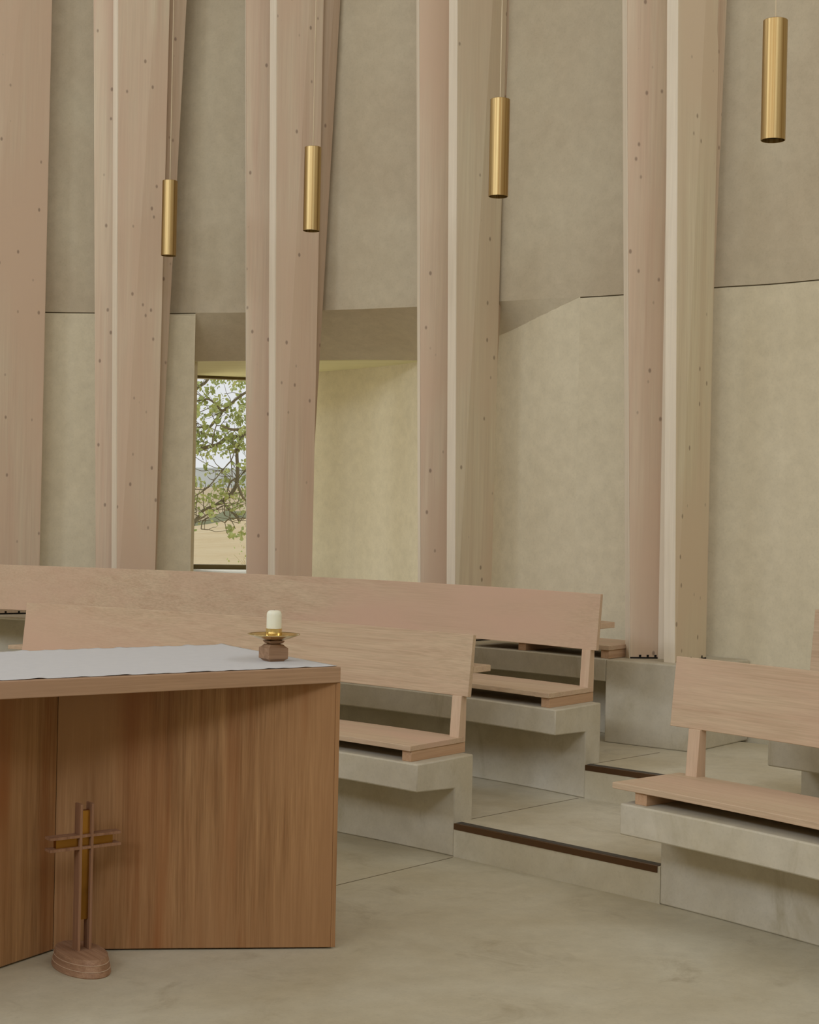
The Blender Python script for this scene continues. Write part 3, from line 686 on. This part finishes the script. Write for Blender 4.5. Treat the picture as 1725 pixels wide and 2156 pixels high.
CLU = [[-2.079, 15.161, 2.622, 0.047, 14], [-1.931, 15.524, 2.664, 0.042, 14], [-2.019, 15.57, 2.593, 0.052, 18], [-2.033, 15.454, 2.48, 0.062, 22], [-1.86, 15.224, 2.468, 0.052, 20], [-1.801, 15.432, 2.452, 0.052, 18], [-2.064, 15.163, 2.388, 0.052, 16], [-1.933, 15.754, 2.397, 0.052, 18], [-1.779, 15.706, 2.386, 0.062, 22], [-1.69, 15.483, 2.312, 0.062, 24], [-1.887, 15.31, 2.288, 0.042, 14], [-2.116, 15.736, 2.159, 0.062, 20], [-2.012, 15.501, 2.202, 0.052, 16], [-1.955, 15.718, 2.151, 0.052, 18], [-2.087, 15.694, 2.063, 0.062, 22], [-1.704, 15.456, 2.124, 0.062, 22], [-1.643, 15.39, 2.039, 0.062, 26], [-1.751, 15.519, 2.042, 0.062, 22], [-1.801, 15.402, 2.078, 0.052, 16], [-1.889, 15.213, 1.997, 0.052, 16], [-2.086, 15.314, 1.965, 0.052, 16], [-1.676, 15.669, 2.681, 0.062, 22], [-1.678, 15.13, 2.607, 0.062, 20], [-1.741, 15.132, 2.667, 0.052, 14], [-1.658, 15.538, 2.483, 0.052, 18], [-2.112, 15.296, 2.344, 0.052, 14], [-2.15, 15.474, 2.51, 0.031, 8], [-2.025, 15.43, 2.779, 0.062, 16], [-1.683, 15.34, 2.737, 0.062, 18], [-1.661, 15.798, 2.331, 0.052, 16], [-1.599, 15.237, 2.177, 0.062, 20], [-1.838, 15.389, 1.973, 0.042, 10], [-1.943, 15.242, 1.945, 0.031, 6], [-2.052, 15.543, 2.329, 0.026, 5], [-1.64, 15.293, 2.385, 0.042, 14], [-1.945, 15.349, 2.382, 0.052, 14], [-2.141, 15.623, 2.08, 0.042, 12], [-1.815, 15.324, 2.218, 0.042, 10], [-1.771, 15.491, 2.155, 0.052, 14], [-2.045, 15.733, 1.833, 0.026, 6], [-1.768, 15.171, 1.804, 0.026, 6], [-2.079, 15.143, 1.726, 0.052, 14], [-2.043, 15.26, 1.688, 0.052, 12], [-1.893, 15.636, 1.655, 0.062, 14], [-1.681, 15.531, 1.637, 0.073, 16], [-2.093, 15.266, 1.595, 0.052, 12], [-1.926, 15.332, 1.537, 0.062, 16], [-1.973, 15.224, 1.515, 0.052, 14], [-2.111, 15.421, 1.43, 0.052, 12], [-1.917, 15.13, 1.383, 0.062, 18], [-1.644, 15.588, 1.576, 0.052, 12], [-1.831, 15.727, 1.711, 0.052, 10], [-1.724, 15.768, 1.417, 0.062, 12], [-1.776, 15.614, 1.228, 0.036, 12], [-1.677, 15.772, 1.185, 0.052, 14], [-1.708, 15.113, 1.175, 0.026, 8], [-1.63, 15.302, 1.851, 0.042, 10], [-1.668, 15.776, 1.736, 0.052, 12], [-1.935, 15.643, 1.634, 0.062, 10], [-1.849, 15.387, 1.487, 0.062, 14], [-2.137, 15.76, 1.504, 0.042, 10], [-2.152, 15.534, 1.179, 0.021, 3], [-1.694, 15.673, 1.481, 0.062, 12], [-1.697, 15.305, 1.572, 0.052, 10], [-1.812, 15.234, 1.59, 0.062, 12]]
rt = random.Random(5)
tree = thing('tree', 'leafy tree with bare forking branches right outside the window', 'tree', (-1.10, 15.6, fz(-1.10, 15.6)+.02))
T0 = Vector((-1.10, 15.6, fz(-1.10, 15.6)+.02))
b = MB()
b.tube([(x-T0.x, y-T0.y, z-T0.z) for x, y, z in ((-1.10, 15.6, T0.z), (-1.12, 15.6, 1.2), (-1.08, 15.55, 2.0), (-1.15, 15.5, 2.6), (-1.05, 15.5, 3.4), (-.95, 15.6, 4.4))], [.13, .11, .10, .085, .07, .04], 10)
for br in BR:
    P = [Vector(q[:3])-T0 for q in br]
    if len(P) > 2: Q = catmull(P, 4); rad = [br[min(i//4, len(br)-1)][3] for i in range(len(Q))]
    else: Q = P; rad = [q[3] for q in br]
    b.tube(Q, rad, 7)
ends = []
for br in BR:
    for q in br:
        if br[0][3] > .004:
            for k in range(2):
                p = Vector(q[:3])-T0; pts = [p]; d = Vector((rt.uniform(-1, 1), rt.uniform(-.7, .7), rt.uniform(-.7, .8))).normalized()
                for s in range(rt.randint(2, 4)):
                    d = (d+Vector((rt.uniform(-.5, .5), rt.uniform(-.4, .4), rt.uniform(-.5, .5)))).normalized(); pts.append(pts[-1]+d*rt.uniform(.04, .09))
                b.tube(pts, [.0042-.0007*i for i in range(len(pts))], 4); ends.append(pts[-1])
b.make('branches', M['bark'], tree, smooth=True)
lf = MB()
def leaf(c, s):
    a = Vector((rt.uniform(-1, 1), rt.uniform(-1, 1), rt.uniform(-.8, .8))).normalized(); u = a.cross(Vector((rt.uniform(-1, 1), rt.uniform(-1, 1), rt.uniform(-1, 1)))).normalized(); w = a.cross(u)
    k = len(lf.v)
    for x, y, z in ((0, -1, 0), (.55, -.35, .12), (.62, .15, .15), (.3, .55, .08), (0, 1.05, -.05), (-.3, .5, .08), (-.62, .1, .15), (-.5, -.4, .12), (0, 0, -.06)):
        lf.v.append(tuple(c+(u*x+w*y+a*z)*s))
    for i in range(8): lf.f.append((k+i, k+(i+1) % 8, k+8))
for x, y, z, r, nl in CLU:
    c = Vector((x, y, z))-T0
    for i in range(int(nl*1.25)):
        leaf(c+Vector((rt.gauss(0, .55)*r, rt.gauss(0, .9)*r, rt.gauss(0, .55)*r)), rt.uniform(.016, .034))
for c in ends:
    for i in range(2):
        if rt.random() < .55: leaf(c+Vector((rt.gauss(0, .015), rt.gauss(0, .015), rt.gauss(0, .015))), rt.uniform(.012, .026))
lm = NT('spring_leaf'); nz = lm.noise(lm.coords((1, 1, 1), rnd=False), 6, 2)
lm.out(lm.ramp(nz, [(.35, srgb(166, 180, 112)), (.65, srgb(200, 210, 146))]), .6, spec=.2)
lm.b.inputs['Transmission Weight'].default_value = 0
o = mesh('foliage', lf.v, lf.f, lm.m, tree)
# dry shrub low in the right corner of the window
sh = thing('shrub', 'sparse dry shrub with thin tan stems low outside the window, right of the field', 'shrub', (-1.36, 14.5, fz(-1.36, 14.5)+.02))
b = MB()
for k in range(60):
    p = Vector((rt.uniform(-.14, .18), rt.uniform(-.2, .2), 0)); pts = [p]; d = Vector((rt.uniform(-.8, .4), rt.uniform(-.3, .3), 1)).normalized()
    for s in range(6):
        d = (d+Vector((rt.uniform(-.5, .4), rt.uniform(-.3, .3), rt.uniform(-.35, .4)))).normalized(); pts.append(pts[-1]+d*rt.uniform(.05, .09))
    b.tube(pts, [.003, .0026, .0022, .0018, .0015, .0012, .001][:len(pts)], 4)
b.make('stems', M['stem'], sh)
lf = MB()
for k in range(90):
    leaf(Vector((rt.gauss(-.03, .11), rt.gauss(0, .12), rt.gauss(.47, .09))), rt.uniform(.008, .016))
mesh('leaves', lf.v, lf.f, lm.m, sh)

# ------------------------------------------------------------------ light
w = bpy.data.worlds.new('overcast'); SC.world = w; w.use_nodes = True
bg = w.node_tree.nodes['Background']
bg.inputs[0].default_value = (.96, .97, 1.0, 1); bg.inputs[1].default_value = .86
def area(name, loc, target, sx, sy, power, col):
    l = bpy.data.lights.new(name, 'AREA'); l.shape = 'RECTANGLE'; l.size = sx; l.size_y = sy; l.energy = power; l.color = col
    o = bpy.data.objects.new(name, l); COL.objects.link(o); o.location = loc
    o.rotation_euler = (Vector(target)-Vector(loc)).to_track_quat('-Z', 'Y').to_euler(); return o
# the clerestory ring just under the ceiling: one lamp per window bay
for k, (x, y, pw) in enumerate(((-9.3, 1.6, 135), (-8.2, -2.6, 135), (-4.4, -4.6, 118), (-.6, -4.4, 84), (2.2, -2.8, 52), (4.1, 1.0, 36), (3.7, 5.2, 36), (-6.0, 8.4, 55))):
    area('clerestory_daylight', (x, y, 6.3), (-.8, 5.2, 1.6), 3.0, 1.6, pw*1.36, (.90, 1.0, 1.19))
area('window_fill', (-2.25, 12.05, 1.75), (-.55, 11.0, 1.25), .7, 1.4, 62, (1, .985, .86))  # added lamp, unseen outside the window, to brighten the alcove wall
# ------------------------------------------------------------------ camera
cam = bpy.data.cameras.new('camera'); cam.sensor_fit = 'HORIZONTAL'; cam.sensor_width = 36; cam.lens = 3314.7/1725*36
cam.clip_start = .05; cam.clip_end = 2000
co = bpy.data.objects.new('camera', cam); COL.objects.link(co); SC.camera = co
p_, r_ = R(-.1343), R(1.19095)
fw = Vector((0, math.cos(p_), math.sin(p_))); u0 = Vector((0, -math.sin(p_), math.cos(p_))); r0 = Vector((1, 0, 0))
X_ = r0*math.cos(r_)+u0*math.sin(r_); U_ = -r0*math.sin(r_)+u0*math.cos(r_)
co.matrix_world = Matrix(((X_.x, U_.x, -fw.x, 0), (X_.y, U_.y, -fw.y, 0), (X_.z, U_.z, -fw.z, 1.47), (0, 0, 0, 1)))
vs_ = SC.view_settings; vs_.view_transform = 'Standard'; vs_.look = 'None'; vs_.exposure = 0; vs_.gamma = 1; vs_.use_curve_mapping = False
